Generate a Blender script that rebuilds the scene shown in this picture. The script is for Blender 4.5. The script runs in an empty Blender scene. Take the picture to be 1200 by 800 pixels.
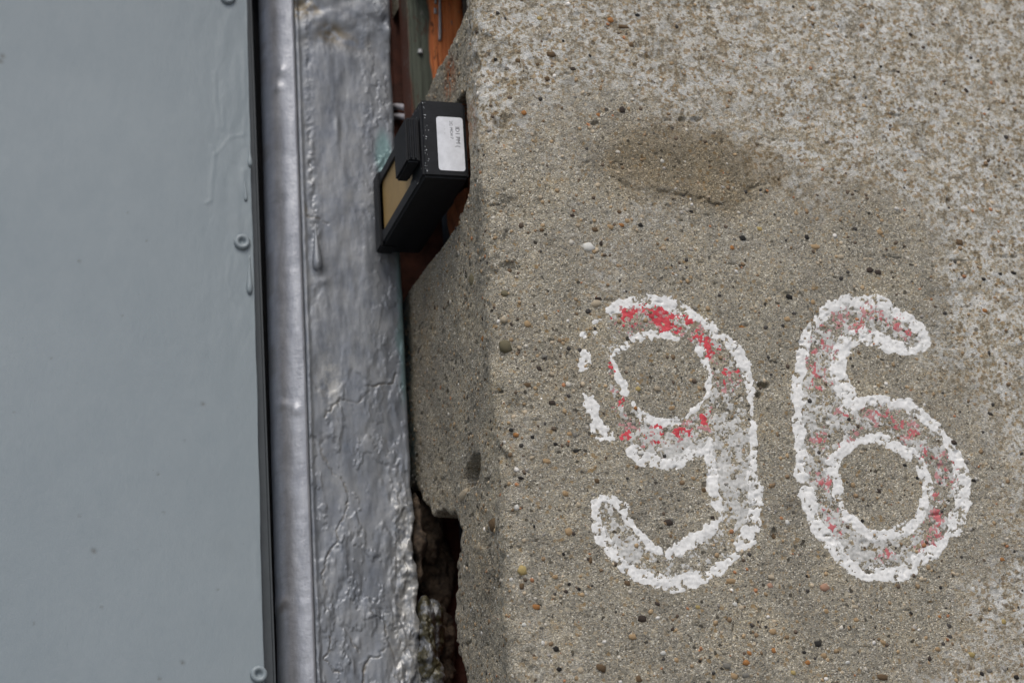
import bpy, bmesh, math, random
import numpy as np
from mathutils import Matrix, Vector

random.seed(7)
RNG = np.random.default_rng(11)
SC = bpy.context.scene
COL = SC.collection

# ------------------------------------------------------------------ camera
# world: wall face is the plane y = 0 (facing -y), the doorway corner is x = 0, metres
YAW, PITCH, ROLL, FPX, DIST = math.radians(17), math.radians(19), math.radians(3.7), 2690.0, 1.35
FWD = np.array([math.sin(YAW)*math.cos(PITCH), math.cos(YAW)*math.cos(PITCH), math.sin(PITCH)])
_r = np.array([math.cos(YAW), -math.sin(YAW), 0.0]); _u = np.cross(_r, FWD)
RIGHT = _r*math.cos(ROLL) - _u*math.sin(ROLL)
UP = _u*math.cos(ROLL) + _r*math.sin(ROLL)
EYE = np.array([0.01, 0, 0]) - FWD*DIST
cam = bpy.data.cameras.new('camera')
cam.sensor_width = 22.3
cam.lens = FPX*22.3/1200
cam.clip_start, cam.clip_end = 0.05, 500
cam.dof.use_dof = True
cam.dof.focus_distance = float((np.array([0.14, 0, -0.06])-EYE) @ FWD)
cam.dof.aperture_fstop = 5.0
co = bpy.data.objects.new('camera', cam)
co.matrix_world = Matrix(((RIGHT[0], UP[0], -FWD[0], EYE[0]), (RIGHT[1], UP[1], -FWD[1], EYE[1]),
                          (RIGHT[2], UP[2], -FWD[2], EYE[2]), (0, 0, 0, 1)))
COL.objects.link(co); SC.camera = co

# ------------------------------------------------------------------ sky and sun (bright overcast)
SUN_EL, SUN_AZ = math.radians(55), math.radians(198)      # azimuth from +y (north) clockwise
W = bpy.data.worlds.new('World'); SC.world = W; W.use_nodes = True
wn = W.node_tree.nodes; wl = W.node_tree.links
sky = wn.new('ShaderNodeTexSky'); sky.sky_type = 'NISHITA'; sky.sun_disc = False
sky.sun_elevation = SUN_EL; sky.sun_rotation = SUN_AZ
sky.air_density = 1.0; sky.dust_density = 3.6; sky.ozone_density = 1.0
wl.new(sky.outputs[0], wn['Background'].inputs[0]); wn['Background'].inputs[1].default_value = 0.13
sl = bpy.data.lights.new('sun', 'SUN'); sl.energy = 1.3; sl.angle = math.radians(32); sl.color = (1.0, 0.99, 0.93)
so = bpy.data.objects.new('sun', sl); COL.objects.link(so)
sd = Vector((math.sin(SUN_AZ)*math.cos(SUN_EL), math.cos(SUN_AZ)*math.cos(SUN_EL), math.sin(SUN_EL)))
so.rotation_euler = sd.to_track_quat('Z', 'Y').to_euler(); so.location = (1, -3, 4)
SC.view_settings.view_transform = 'Standard'; SC.view_settings.look = 'None'
SC.view_settings.gamma = 1; SC.view_settings.exposure = 0.20

# ------------------------------------------------------------------ helpers
def ray(px, py):
    return FWD + RIGHT*((px-600)/FPX) - UP*((py-400)/FPX)
def at(px, py, Y=0.0):
    """the point on the upright plane y = Y that the photograph shows at this pixel"""
    d = ray(px, py); return EYE + d*((Y-EYE[1])/d[1])
SPLAY = 0.03
def at_reveal(px, py):
    d = ray(px, py); n = np.array([1, SPLAY, 0.0]); return EYE + d*(-(EYE@n)/(d@n))
def wall_xz(pts):
    return np.array([at(p[0], p[1])[[0, 2]] for p in pts])

_T = np.random.default_rng(5).random((256, 256)).astype(np.float32)
def vnoise(x, y, seed=0):
    x = x + seed*17.31; y = y + seed*7.77
    ix = np.floor(x).astype(np.int64); iy = np.floor(y).astype(np.int64)
    fx = (x-ix).astype(np.float32); fy = (y-iy).astype(np.float32)
    fx = fx*fx*(3-2*fx); fy = fy*fy*(3-2*fy)
    a = ix & 255; b = (ix+1) & 255; c = iy & 255; d = (iy+1) & 255
    return (_T[a, c]*(1-fx)*(1-fy)+_T[b, c]*fx*(1-fy)+_T[a, d]*(1-fx)*fy+_T[b, d]*fx*fy)*2-1
def fbm(x, y, lam, octv=4, seed=0, gain=0.5):
    s = 0; a = 1.0; t = 0
    for k in range(octv):
        s = s + a*vnoise(x/lam*2**k, y/lam*2**k, seed+k*3); t += a; a *= gain
    return s/t
def sstep(a, b, x):
    t = np.clip((x-a)/(b-a), 0, 1); return t*t*(3-2*t)
def seg_dist(X, Z, P):
    best = np.full(X.shape, 1e9, np.float32)
    for (x0, z0), (x1, z1) in zip(P[:-1], P[1:]):
        dx, dz = x1-x0, z1-z0; L = dx*dx+dz*dz+1e-12
        t = np.clip(((X-x0)*dx+(Z-z0)*dz)/L, 0, 1)
        best = np.minimum(best, (X-x0-t*dx)**2+(Z-z0-t*dz)**2)
    return np.sqrt(best)
def inside(X, Z, P):
    r = np.zeros(X.shape, bool); n = len(P)
    for i in range(n):
        x0, z0 = P[i]; x1, z1 = P[(i+1) % n]
        c = ((z0 > Z) != (z1 > Z)) & (X < (x1-x0)*(Z-z0)/(z1-z0+1e-12)+x0)
        r ^= c
    return r
def sdist(X, Z, P):
    d = seg_dist(X, Z, np.vstack([P, P[:1]])); return np.where(inside(X, Z, P), d, -d)
def spline(P, n=6):
    P = np.asarray(P, float)
    if len(P) < 3: return P
    Q = np.vstack([2*P[0]-P[1], P, 2*P[-1]-P[-2]]); out = []
    for i in range(1, len(Q)-2):
        for k in range(n):
            t = k/n
            out.append(0.5*((2*Q[i])+(-Q[i-1]+Q[i+1])*t+(2*Q[i-1]-5*Q[i]+4*Q[i+1]-Q[i+2])*t*t+(-Q[i-1]+3*Q[i]-3*Q[i+1]+Q[i+2])*t**3))
    out.append(P[-1]); return np.array(out)

def link(name, me, mat, parent=None, label=None, kind=None):
    o = bpy.data.objects.new(name, me); COL.objects.link(o)
    if mat is not None and not me.materials: me.materials.append(mat)
    if parent is not None: o.parent = parent
    if label: o['label'] = label
    if kind: o['kind'] = kind
    return o
def thing(name, label, cat, loc=(0, 0, 0), group=None):
    o = bpy.data.objects.new(name, None); COL.objects.link(o); o.location = loc; o.empty_display_size = 0.05
    o['label'] = label; o['category'] = cat
    if group: o['group'] = group
    return o
def raw_mesh(name, V, F, smooth=True, attrs=None, cols=None):
    me = bpy.data.meshes.new(name); V = np.asarray(V, np.float32); F = np.asarray(F, np.int32)
    k = F.shape[1]
    me.vertices.add(len(V)); me.vertices.foreach_set('co', V.ravel())
    me.loops.add(F.size); me.loops.foreach_set('vertex_index', F.ravel())
    me.polygons.add(len(F)); me.polygons.foreach_set('loop_start', np.arange(0, F.size, k, dtype=np.int32))
    me.polygons.foreach_set('loop_total', np.full(len(F), k, np.int32))
    me.polygons.foreach_set('use_smooth', np.full(len(F), smooth, bool))
    for n, a in (attrs or {}).items():
        at_ = me.attributes.new(n, 'FLOAT', 'POINT'); at_.data.foreach_set('value', np.asarray(a, np.float32).ravel())
    if cols is not None:
        at_ = me.attributes.new('tone', 'FLOAT_COLOR', 'POINT'); at_.data.foreach_set('color', np.asarray(cols, np.float32).ravel())
    me.update(calc_edges=True); me.validate(); return me
def grid_mesh(name, G, keep=None, flip=False, **kw):
    """G: rows x cols x 3; keep: (rows-1) x (cols-1) mask of cells; unused vertices dropped"""
    R, C = G.shape[:2]; idx = np.arange(R*C).reshape(R, C)
    F = np.stack([idx[:-1, :-1], idx[:-1, 1:], idx[1:, 1:], idx[1:, :-1]], -1)
    if flip: F = F[..., ::-1]
    F = F[keep] if keep is not None else F.reshape(-1, 4)
    V = G.reshape(-1, 3); at_ = kw.pop('attrs', None)
    used = np.zeros(R*C, bool); used[F.ravel()] = True
    rem = np.cumsum(used)-1
    if at_: at_ = {k: np.asarray(v).ravel()[used] for k, v in at_.items()}
    return raw_mesh(name, V[used], rem[F], attrs=at_, **kw)
def bm_mesh(name, bm, smooth=False):
    bmesh.ops.recalc_face_normals(bm, faces=bm.faces[:])
    me = bpy.data.meshes.new(name); bm.to_mesh(me); bm.free()
    if smooth: me.polygons.foreach_set('use_smooth', [True]*len(me.polygons))
    return me
def box_bm(bm, lo, hi):
    r = bmesh.ops.create_cube(bm, size=1)
    for v in r['verts']:
        v.co = Vector([(lo[i]+hi[i])/2 + v.co[i]*(hi[i]-lo[i]) for i in range(3)])
    return r['verts']
def tube_mesh(name, pts, rad, n=10):
    P = np.asarray(pts, float); V = []; F = []
    for i, p in enumerate(P):
        t = P[min(i+1, len(P)-1)]-P[max(i-1, 0)]; t /= np.linalg.norm(t)
        a = np.cross(t, [0.3, 0.9, 0.2]); a /= np.linalg.norm(a); b = np.cross(t, a)
        r = rad[i] if hasattr(rad, '__len__') else rad
        for k in range(n):
            V.append(p+r*(a*math.cos(2*math.pi*k/n)+b*math.sin(2*math.pi*k/n)))
    for i in range(len(P)-1):
        for k in range(n):
            F.append((i*n+k, i*n+(k+1) % n, (i+1)*n+(k+1) % n, (i+1)*n+k))
    me = bpy.data.meshes.new(name); me.from_pydata([tuple(v) for v in V], [], F+[tuple(range(n))[::-1], tuple(range((len(P)-1)*n, len(P)*n))])
    me.polygons.foreach_set('use_smooth', [True]*len(me.polygons)); me.update(); return me

# ------------------------------------------------------------------ materials
class NT:
    def __init__(s, name, rough=0.8, metal=0.0, spec=0.5):
        s.m = bpy.data.materials.new(name); s.m.use_nodes = True
        s.n = s.m.node_tree.nodes; s.l = s.m.node_tree.links
        s.b = s.n['Principled BSDF']; s.b.inputs['Roughness'].default_value = rough
        s.b.inputs['Metallic'].default_value = metal; s.b.inputs['Specular IOR Level'].default_value = spec
        s.c = s.n.new('ShaderNodeTexCoord').outputs['Object']
    def put(s, sock, v):
        if isinstance(v, bpy.types.NodeSocket): s.l.new(v, sock)
        elif isinstance(v, (tuple, list)) and len(v) == 3 and sock.type == 'RGBA': sock.default_value = (*v, 1)
        else: sock.default_value = v
    def scaled(s, sc, loc=(0, 0, 0)):
        n = s.n.new('ShaderNodeMapping'); n.inputs['Scale'].default_value = sc; n.inputs['Location'].default_value = loc
        s.l.new(s.c, n.inputs[0]); return n.outputs[0]
    def noise(s, scale, det=3, rough=0.55, vec=None, dist=0.0):
        n = s.n.new('ShaderNodeTexNoise'); n.inputs['Scale'].default_value = scale; n.inputs['Detail'].default_value = det
        n.inputs['Roughness'].default_value = rough; n.inputs['Distortion'].default_value = dist
        s.l.new(vec or s.c, n.inputs['Vector']); return n.outputs['Fac']
    def voro(s, scale, vec=None, feat='F1'):
        n = s.n.new('ShaderNodeTexVoronoi'); n.inputs['Scale'].default_value = scale; n.feature = feat
        s.l.new(vec or s.c, n.inputs['Vector'])
        sp = s.n.new('ShaderNodeSeparateColor'); s.l.new(n.outputs['Color'], sp.inputs[0])
        return n.outputs['Distance'], sp.outputs[0], sp.outputs[1]
    def ramp(s, f, stops, interp='LINEAR'):
        n = s.n.new('ShaderNodeValToRGB'); n.color_ramp.interpolation = interp; e = n.color_ramp.elements
        while len(e) < len(stops): e.new(0.5)
        for k, (p, c) in enumerate(stops):
            e[k].position = p; e[k].color = (*c, 1) if hasattr(c, '__len__') else (c, c, c, 1)
        s.l.new(f, n.inputs[0]); return n.outputs[0]
    def mix(s, f, a, b, mode='MIX'):
        n = s.n.new('ShaderNodeMix'); n.data_type = 'RGBA'; n.blend_type = mode
        s.put(n.inputs[0], f); s.put(n.inputs[6], a); s.put(n.inputs[7], b); return n.outputs[2]
    def math(s, op, a, b=0.0, clamp=False):
        n = s.n.new('ShaderNodeMath'); n.operation = op; n.use_clamp = clamp
        s.put(n.inputs[0], a); s.put(n.inputs[1], b); return n.outputs[0]
    def attr(s, name, out='Fac'):
        n = s.n.new('ShaderNodeAttribute'); n.attribute_name = name; return n.outputs[out]
    def bump(s, h, dist, strength=1.0):
        n = s.n.new('ShaderNodeBump'); n.inputs['Distance'].default_value = dist; n.inputs['Strength'].default_value = strength
        s.put(n.inputs['Height'], h)
        if s.b.inputs['Normal'].is_linked: s.l.new(s.b.inputs['Normal'].links[0].from_socket, n.inputs['Normal'])
        s.l.new(n.outputs[0], s.b.inputs['Normal'])
    def color(s, v): s.put(s.b.inputs['Base Color'], v); return s
    def rough(s, v): s.put(s.b.inputs['Roughness'], v)

def concrete_material():
    t = NT('concrete', 0.92, 0, 0.3)
    d, r, g = t.voro(1500)
    d2, r2, g2 = t.voro(560)
    sand = t.ramp(r, [(0.0, (.07, .066, .06)), (.10, (.17, .163, .147)), (.26, (.262, .252, .226)), (.66, (.345, .333, .298)),
                      (.82, (.35, .300, .215)), (.92, (.46, .445, .40)), (1.0, (.72, .71, .67))])
    coarse = t.ramp(r2, [(0, (.04, .036, .03)), (.08, (.18, .17, .145)), (.5, (.30, .292, .258)), (.82, (.27, .20, .115)), (1, (.50, .48, .42))])
    base = t.mix(t.math('GREATER_THAN', g2, .84), sand, coarse)
    fine = t.noise(1700, 3, .7)
    base = t.mix(1.0, base, t.ramp(fine, [(.25, .58), (.5, 1.0), (.75, 1.38)]), 'MULTIPLY')
    low = t.noise(26, 4, .6)
    base = t.mix(1.0, base, t.ramp(low, [(.3, (.87, .84, .775)), (.52, (1.15, 1.105, 1.005)), (.72, (1.34, 1.24, 1.05))]), 'MULTIPLY')
    # weathered, lime-whitened upper skin: pale paste with brown pits
    sp = t.math('ADD', t.math('MULTIPLY', t.noise(360, 5, .7), .62), t.math('MULTIPLY', t.noise(120, 4, .6), .38))
    wcol = t.ramp(sp, [(.36, (.06, .052, .042)), (.415, (.20, .152, .092)), (.465, (.41, .345, .235)), (.505, (.61, .60, .555)), (.60, (.78, .78, .76))])
    wcol = t.mix(.18, wcol, base)
    wcol = t.mix(t.ramp(t.noise(75, 4, .65), [(.54, 0.), (.68, .55)]), wcol, t.mix(1.0, wcol, (.80, .67, .47), 'MULTIPLY'))
    _, oc, oc2 = t.voro(480)
    wcol = t.mix(t.math('MULTIPLY', t.math('GREATER_THAN', oc, .80), .75), wcol, t.ramp(oc2, [(0, (.10, .08, .055)), (.35, (.34, .23, .11)), (.7, (.44, .33, .19)), (1, (.62, .60, .56))]))
    wcol = t.mix(t.ramp(t.noise(520, 2, .5), [(.66, 0.), (.72, .75)]), wcol, (.05, .043, .036))
    wcol = t.mix(1.0, wcol, t.ramp(fine, [(.25, .62), (.5, 1.0), (.75, 1.2)]), 'MULTIPLY')
    wm = t.math('MULTIPLY', t.attr('weather'), t.ramp(t.noise(60, 5, .65), [(.36, .28), (.52, 1.0)]))
    c = t.mix(wm, base, wcol)
    c = t.mix(t.attr('damp'), c, t.mix(1.0, c, (.66, .605, .52), 'MULTIPLY'))
    c = t.mix(t.attr('darken'), c, t.mix(1.0, c, (.40, .36, .33), 'MULTIPLY'))
    c = t.mix(t.math('MULTIPLY', t.attr('rust'), t.ramp(t.noise(220, 3), [(.38, 0.), (.6, 1.)])), c, (.36, .125, .045))
    c = t.mix(t.math('MULTIPLY', t.attr('teal'), t.ramp(t.noise(160, 4, .6), [(.36, 0.), (.56, .85)])), c, (.105, .165, .165))
    t.color(c)
    t.bump(t.math('ADD', t.math('MULTIPLY', d, -1.0), t.math('MULTIPLY', fine, 1.2)), .0008, .9)
    return t.m
def paint_material(name, lo, hi, spots, rough=.75):
    t = NT(name, rough, 0, .35)
    c = t.ramp(t.noise(420, 4, .6), [(.3, lo), (.6, hi)])
    c = t.mix(t.ramp(t.noise(900, 3, .6), [(.62, 0.), (.72, .5)]), c, spots)
    t.color(c); t.bump(t.noise(1300, 3, .6), .0003, .4); return t.m
def silver_material():
    t = NT('aluminium_paint', .45, .35, .5)
    streak = t.noise(60, 4, .6, t.scaled((3.2, 1, .5)))
    blot = t.noise(45, 5, .65)
    c = t.ramp(blot, [(.3, (.135, .150, .176)), (.5, (.190, .204, .226)), (.7, (.265, .274, .285))])
    c = t.mix(.32, c, t.ramp(streak, [(.35, (.130, .147, .176)), (.65, (.265, .274, .284))]))
    c = t.mix(t.math('MULTIPLY', t.attr('pale'), t.ramp(t.noise(150, 5, .7), [(.38, 0.), (.56, .9)])), c, (.40, .395, .375))
    c = t.mix(t.math('MULTIPLY', t.attr('stain_shade'), t.ramp(t.noise(180, 4, .6), [(.38, 0.), (.55, .9)])), c, (.12, .095, .055))
    c = t.mix(t.math('MULTIPLY', t.attr('teal'), t.ramp(t.noise(110, 4, .6), [(.3, .0), (.42, 1.)])), c, (.135, .215, .22))
    t.color(c)
    t.rough(t.ramp(t.noise(90, 4), [(.3, .32), (.7, .56)]))
    t.bump(t.noise(900, 3, .6), .0002, .35)
    t.bump(t.noise(200, 3, .5, t.scaled((1.6, 1, .6))), .0006, .3)
    return t.m
def bead_material():
    t = NT('aluminium_bead_paint', .42, .35, .5)
    c = t.ramp(t.noise(70, 5, .65, t.scaled((2, 2, .6))), [(.3, (.24, .253, .285)), (.6, (.35, .365, .40)), (.8, (.43, .44, .47))])
    c = t.mix(t.ramp(t.noise(420, 3, .6), [(.66, 0.), (.74, .7)]), c, (.16, .16, .17))
    c = t.mix(t.attr('stain_shade'), c, (.13, .115, .10))
    t.color(c); t.bump(t.noise(500, 4, .6), .0005, .5); return t.m
def door_material():
    t = NT('grey_door_paint', .46, 0, .45)
    c = t.ramp(t.noise(7, 4, .6), [(.3, (.207, .247, .268)), (.7, (.229, .267, .286))])
    c = t.mix(.2, c, t.ramp(t.noise(90, 5, .7, t.scaled((1, 1, .6))), [(.35, (.182, .220, .254)), (.65, (.238, .274, .304))]))
    c = t.mix(t.ramp(t.noise(520, 2, .5), [(.74, 0.), (.80, .5)]), c, (.15, .16, .17))
    c = t.mix(t.math('MULTIPLY', t.attr('stain_shade'), .9), c, (.10, .105, .10))
    t.color(c)
    t.bump(t.noise(1500, 3, .65), .00022, .55)
    t.bump(t.noise(380, 3, .5, t.scaled((1, 1, .5))), .0003, .4)
    return t.m
def plain(name, col, rough=.6, metal=0, var=.15, scale=200, bump=0, spec=.5):
    t = NT(name, rough, metal, spec)
    lo = tuple(x*(1-var) for x in col); hi = tuple(min(1, x*(1+var)) for x in col)
    t.color(t.ramp(t.noise(scale, 4, .6), [(.3, lo), (.7, hi)]))
    if bump: t.bump(t.noise(scale*3, 3, .6), bump, .6)
    return t.m
def brick_material():
    t = NT('old_brick', .9, 0, .3)
    c = t.ramp(t.noise(70, 5, .65), [(.3, (.20, .065, .03)), (.5, (.40, .13, .05)), (.7, (.48, .19, .085))])
    c = t.mix(t.ramp(t.noise(120, 4, .6), [(.5, 0.), (.66, .8)]), c, (.10, .08, .065))
    t.color(c); t.bump(t.noise(500, 4, .65), .001, .7); return t.m
def board_material():
    t = NT('flaking_board_paint', .7, 0, .3)
    grain = t.noise(50, 5, .65, t.scaled((6, 1, .22)))
    wood = t.ramp(grain, [(.32, (.18, .055, .025)), (.46, (.60, .175, .055)), (.68, (.68, .25, .09))])
    sx = t.n.new('ShaderNodeSeparateXYZ'); t.l.new(t.c, sx.inputs[0])
    edge = t.math('ADD', sx.outputs[0], t.math('MULTIPLY', t.math('SUBTRACT', t.noise(45, 4, .6, t.scaled((2, 1, .35))), .5), .012))
    green = t.ramp(grain, [(.3, (.04, .045, .033)), (.7, (.095, .11, .085))])
    c = t.mix(t.ramp(t.math('MULTIPLY', t.math('SUBTRACT', edge, .0085), 500.), [(.0, 1.), (1., 0.)]), wood, green)
    dark = t.ramp(t.math('MULTIPLY', t.math('SUBTRACT', edge, -.0055), 400.), [(0., 1.), (1., 0.)])
    c = t.mix(dark, c, (.085, .032, .02))
    fl = t.noise(130, 5, .7, t.scaled((1.5, 1, .5)))
    c = t.mix(t.ramp(fl, [(.60, 0.), (.66, .8)]), c, (.16, .15, .135))
    c = t.mix(t.ramp(fl, [(.36, .8), (.42, 0.)]), c, (.06, .03, .02))
    t.bump(fl, .002, .6)
    t.color(c); t.bump(grain, .0012, .8); return t.m
def grain_material():
    t = NT('sand_grain', .8, 0, .4)
    c = t.mix(1.0, t.attr('tone', 'Color'), t.ramp(t.noise(1500, 3, .6), [(.3, .75), (.7, 1.2)]), 'MULTIPLY')
    t.color(c); t.bump(t.noise(1800, 2), .0003, .5); return t.m
def pebble_material(name, col):
    t = NT('pebble_'+name, .8, 0, .2)
    c = t.ramp(t.noise(420, 4, .65), [(.3, tuple(x*.62 for x in col)), (.55, col), (.8, tuple(min(1, x*1.3) for x in col))])
    c = t.mix(t.ramp(t.noise(800, 3, .6), [(.64, 0.), (.74, .4)]), c, (.26, .245, .215))
    t.color(c); t.bump(t.noise(1300, 3), .0004, .6); return t.m
def filler_material():
    t = NT('painted_filler', .46, .25, .5)
    c = t.ramp(t.noise(120, 4, .6), [(.36, (.03, .028, .016)), (.48, (.07, .062, .032)), (.56, (.14, .145, .15)), (.75, (.27, .28, .30))])
    t.color(c); t.bump(t.noise(420, 4), .0008, .6); return t.m

M_CONC = concrete_material()
M_WHITE = paint_material('white_masonry_paint', (.58, .575, .555), (.74, .737, .72), (.46, .445, .41))
M_WORN = paint_material('worn_white_paint', (.34, .335, .31), (.55, .545, .525), (.24, .235, .205))
M_RED = paint_material('red_masonry_paint', (.38, .035, .045), (.58, .06, .075), (.45, .26, .25), .6)
M_RED2 = paint_material('weathered_red_paint', (.38, .09, .10), (.50, .15, .155), (.42, .30, .29), .7)
M_PINK = paint_material('faded_red_paint', (.36, .17, .17), (.47, .24, .235), (.40, .36, .34), .75)
M_SILVER = silver_material(); M_BEAD = bead_material(); M_DOOR = door_material()
M_DOORFOLD = plain('shaded_door_paint', (.042, .05, .056), .5, 0, .12, 60, .0003)  # door grey darkened, so the shade beside the plate is in the colour
M_BRICK = brick_material(); M_BOARD = board_material()
M_POST = plain('dark_red_wood', (.085, .026, .015), .8, 0, .5, 90, .001)
M_MORTAR = plain('old_mortar', (.13, .115, .10), .95, 0, .3, 120, .001)
M_GRAIN = grain_material(); M_FILLER = filler_material()
M_CRUST = plain('dark_crust', (.062, .043, .028), .9, 0, .8, 170, .0015)
M_GAP = plain('gap_shade', (.018, .018, .02), .7, .2, .3, 80)  # near-black colour standing in for the shade inside the door gap
M_BLACK = plain('black_plastic', (.0075, .0085, .0105), .5, 0, .4, 260, .00015, .22)
M_TAN = plain('amber_plastic', (.36, .235, .085), .5, 0, .1, 90)
M_LABEL = plain('white_sticker', (.62, .64, .68), .5, 0, .10, 240)
M_INK = plain('grey_ink', (.09, .09, .10), .7)
M_CABLE = plain('grey_cable', (.40, .39, .42), .45)
M_DROP = plain('dried_droplet', (.42, .44, .46), .3)
M_SPECK = plain('dirt_speck', (.06, .06, .06), .8)
M_DRIPW = plain('pale_paint_run', (.34, .35, .36), .5)
M_PAVE = plain('paving', (.20, .195, .185), .9, 0, .15, 12)

# ------------------------------------------------------------------ ground, out of view, added for its bounce light
bm = bmesh.new(); bmesh.ops.create_grid(bm, x_segments=2, y_segments=2, size=150)
pave = link('pavement', bm_mesh('pavement', bm), M_PAVE, kind='structure'); pave.location = (0, 0, -1.9)

# ------------------------------------------------------------------ concrete wall
wall = thing('concrete_wall', 'rough sandy concrete house wall carrying the painted number 96', 'wall')
STEP = .0006; RAD = .013
ths = np.linspace(math.pi/2 - math.atan(SPLAY)*0, 0, 22)
ry = np.concatenate([np.arange(.205, .10, -.0009), np.arange(.10, RAD+.0003, -.0007)])
fx = np.arange(RAD, .43, STEP)
bx, by, nx, ny = [], [], [], []
for y in ry: bx.append(-SPLAY*(y-RAD)); by.append(y); nx.append(-1.0); ny.append(0.0)
for a in np.linspace(0, math.pi/2, 30)[1:-1]:
    bx.append(RAD-RAD*math.cos(a)); by.append(RAD-RAD*math.sin(a)); nx.append(-math.cos(a)); ny.append(-math.sin(a))
for x in fx: bx.append(x); by.append(0.0); nx.append(0.0); ny.append(-1.0)
bx, by, nx, ny = map(lambda a: np.array(a, np.float32), (bx, by, nx, ny))
uu = np.concatenate([[0], np.cumsum(np.hypot(np.diff(bx), np.diff(by)))]); uu -= uu[len(ry)]
rows = np.arange(-.245, .305, STEP)
U, Z = np.meshgrid(uu.astype(np.float32), rows.astype(np.float32))
BX = np.broadcast_to(bx, U.shape); BY = np.broadcast_to(by, U.shape)
NR, NF = len(ry), len(bx)-len(fx)          # columns < NR: reveal; >= NF: front
front = (np.arange(len(bx)) >= len(ry)+12)[None, :] & np.ones(U.shape, bool)

weather_px = [(530, -120), (540, 150), (620, 158), (690, 135), (780, 128), (850, 150), (905, 200), (960, 238), (1030, 215), (1090, 270),
              (1112, 340), (1085, 400), (1120, 480), (1168, 540), (1180, 640), (1150, 700), (1162, 770), (1090, 800), (1090, 950), (1500, 950), (1500, -120)]
XW = np.where(front, BX, U)                # unrolled across the corner
sdw = sdist(XW, Z, wall_xz(weather_px))
wob = fbm(U, Z, .045, 5, 3)
weather = sstep(-.022, .024, sdw + .030*wob)*np.clip(sstep(-.022, .004, U), 0, 1)
faint = np.clip(fbm(U, Z, .07, 4, 9)*1.5-.35, 0, .55)*sstep(-.004, .01, U)
weather = np.maximum(weather, faint*.6)
damp_px = [(690, 178), (755, 150), (850, 160), (905, 186), (918, 218), (872, 226), (845, 240), (815, 236), (780, 226), (742, 222), (712, 205)]
sdd = sdist(XW, Z, wall_xz(damp_px))
lowside = sstep(.02, -.005, Z - at(800, 200)[2] + .01*wob)
damp = sstep(-.012, .012, sdd + .006 + .020*fbm(U, Z, .026, 5, 12, .68))*.95
damp = np.maximum(damp, .30*sstep(.1, .5, fbm(U, Z, .11, 4, 21)))
damp = np.maximum(damp, .45*sstep(.03, 0, seg_dist(XW, Z, wall_xz([(960, 230), (1010, 225), (1080, 205)])))*sstep(-.3, .3, fbm(U, Z, .02, 3, 22)))

# height
grainn = fbm(U, Z, .0052, 3, 31)
H = .0011*fbm(U, Z, .07, 3, 41) + .00042*grainn + .0006*fbm(U, Z, .02, 3, 45)
H += .00022*vnoise(U/.0016, Z/.0016, 51)
rough_up = weather*(.0009*fbm(U, Z, .011, 4, 61) - .0013*np.clip(fbm(U, Z, .006, 3, 66)-.12, 0, 1))
H += rough_up
H += -.0028*np.clip(vnoise(U/.0045, Z/.0045, 71)-.80, 0, 1)*4*.6             # scattered pinholes
H += .0011*sstep(-.0012, .0016, sdd+.008*fbm(U, Z, .014, 5, 75, .65))*sstep(.028, .0, np.abs(sdd))*sstep(-.35, .25, fbm(U, Z, .03, 3, 78))  # the lifted skin patch
XWj = XW+.004*fbm(U, Z, .01, 5, 72, .65); Zj = Z+.004*fbm(U, Z, .01, 5, 73, .65)
crack = np.minimum(seg_dist(XWj, Zj, wall_xz([(758, 216), (772, 224), (790, 229), (803, 228)])), seg_dist(XWj, Zj, wall_xz([(818, 233), (832, 238), (848, 239), (872, 228), (886, 219), (900, 220)])))
H -= .0015*np.exp(-(crack/.0009)**2)*np.clip(.5+1.4*fbm(U, Z, .012, 3, 77), 0, 1)
revm = sstep(.004, -.01, U)
H -= revm*.006*np.clip(vnoise(U/.0085, Z/.0045, 93)+.35*vnoise(U/.003, Z/.002, 94)-.72, 0, 1)
H += revm*(.0007*fbm(U, Z, .009, 4, 96)+.0012*fbm(U, Z, .035, 3, 97))
# the worn corner
edge_zone = np.exp(-((U-.009)/.015)**2)
H += edge_zone*(.0045*fbm(U, Z, .05, 3, 81) + .0026*fbm(U, Z, .018, 4, 83) + .0006)
H -= edge_zone*.014*np.clip(fbm(U, Z, .022, 4, 87)-.20, 0, 1)
# pits: (pixel x, pixel y, half width mm, half height mm, depth mm, on the reveal?)
for px, py, hw, hh, dp, rv in [(895, 451, 4.2, 2.0, 5, 0), (889, 463, 1.8, 2.2, 3, 0), (552, 554, 17, 8.5, 19, 1), (908, 626, 2.2, 3.5, 2.5, 0),
                               (535, 303, 3, 3, 3, 1), (697, 145, 3, 1.5, 2, 0), (1112, 238, 2.2, 4, 2.5, 0), (560, 598, 1.6, 3, 3, 1), (547, 525, 1.6, 3, 3, 1),
                               (533, 505, 1.3, 3, 3, 1), (583, 688, 3, 5, 3, 1), (556, 730, 1.6, 5, 3, 1), (584, 716, 1.6, 5, 3, 1), (574, 655, 3, 6, 2, 1),
                               (826, 573, 2.2, 3.5, 1.6, 0), (566, 142, 2, 5, 3, 1), (800, 140, 3, 2, 2, 0), (815, 141, 4, 2, 2, 0)]:
    if rv:
        p = at_reveal(px, py); u0 = -(p[1]-RAD)
    else:
        p = at(px, py); u0 = None
    X0 = U-u0 if rv else XW-p[0]
    dz = Z-p[2]
    if abs(u0 or 0) > .25: continue
    r = np.sqrt((X0/(hw*1e-3))**2+(dz/(hh*1e-3))**2)*(1+.25*fbm(U, Z, .006, 2, 91))
    H -= dp*1e-3*sstep(1.25, .55, r)
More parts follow.
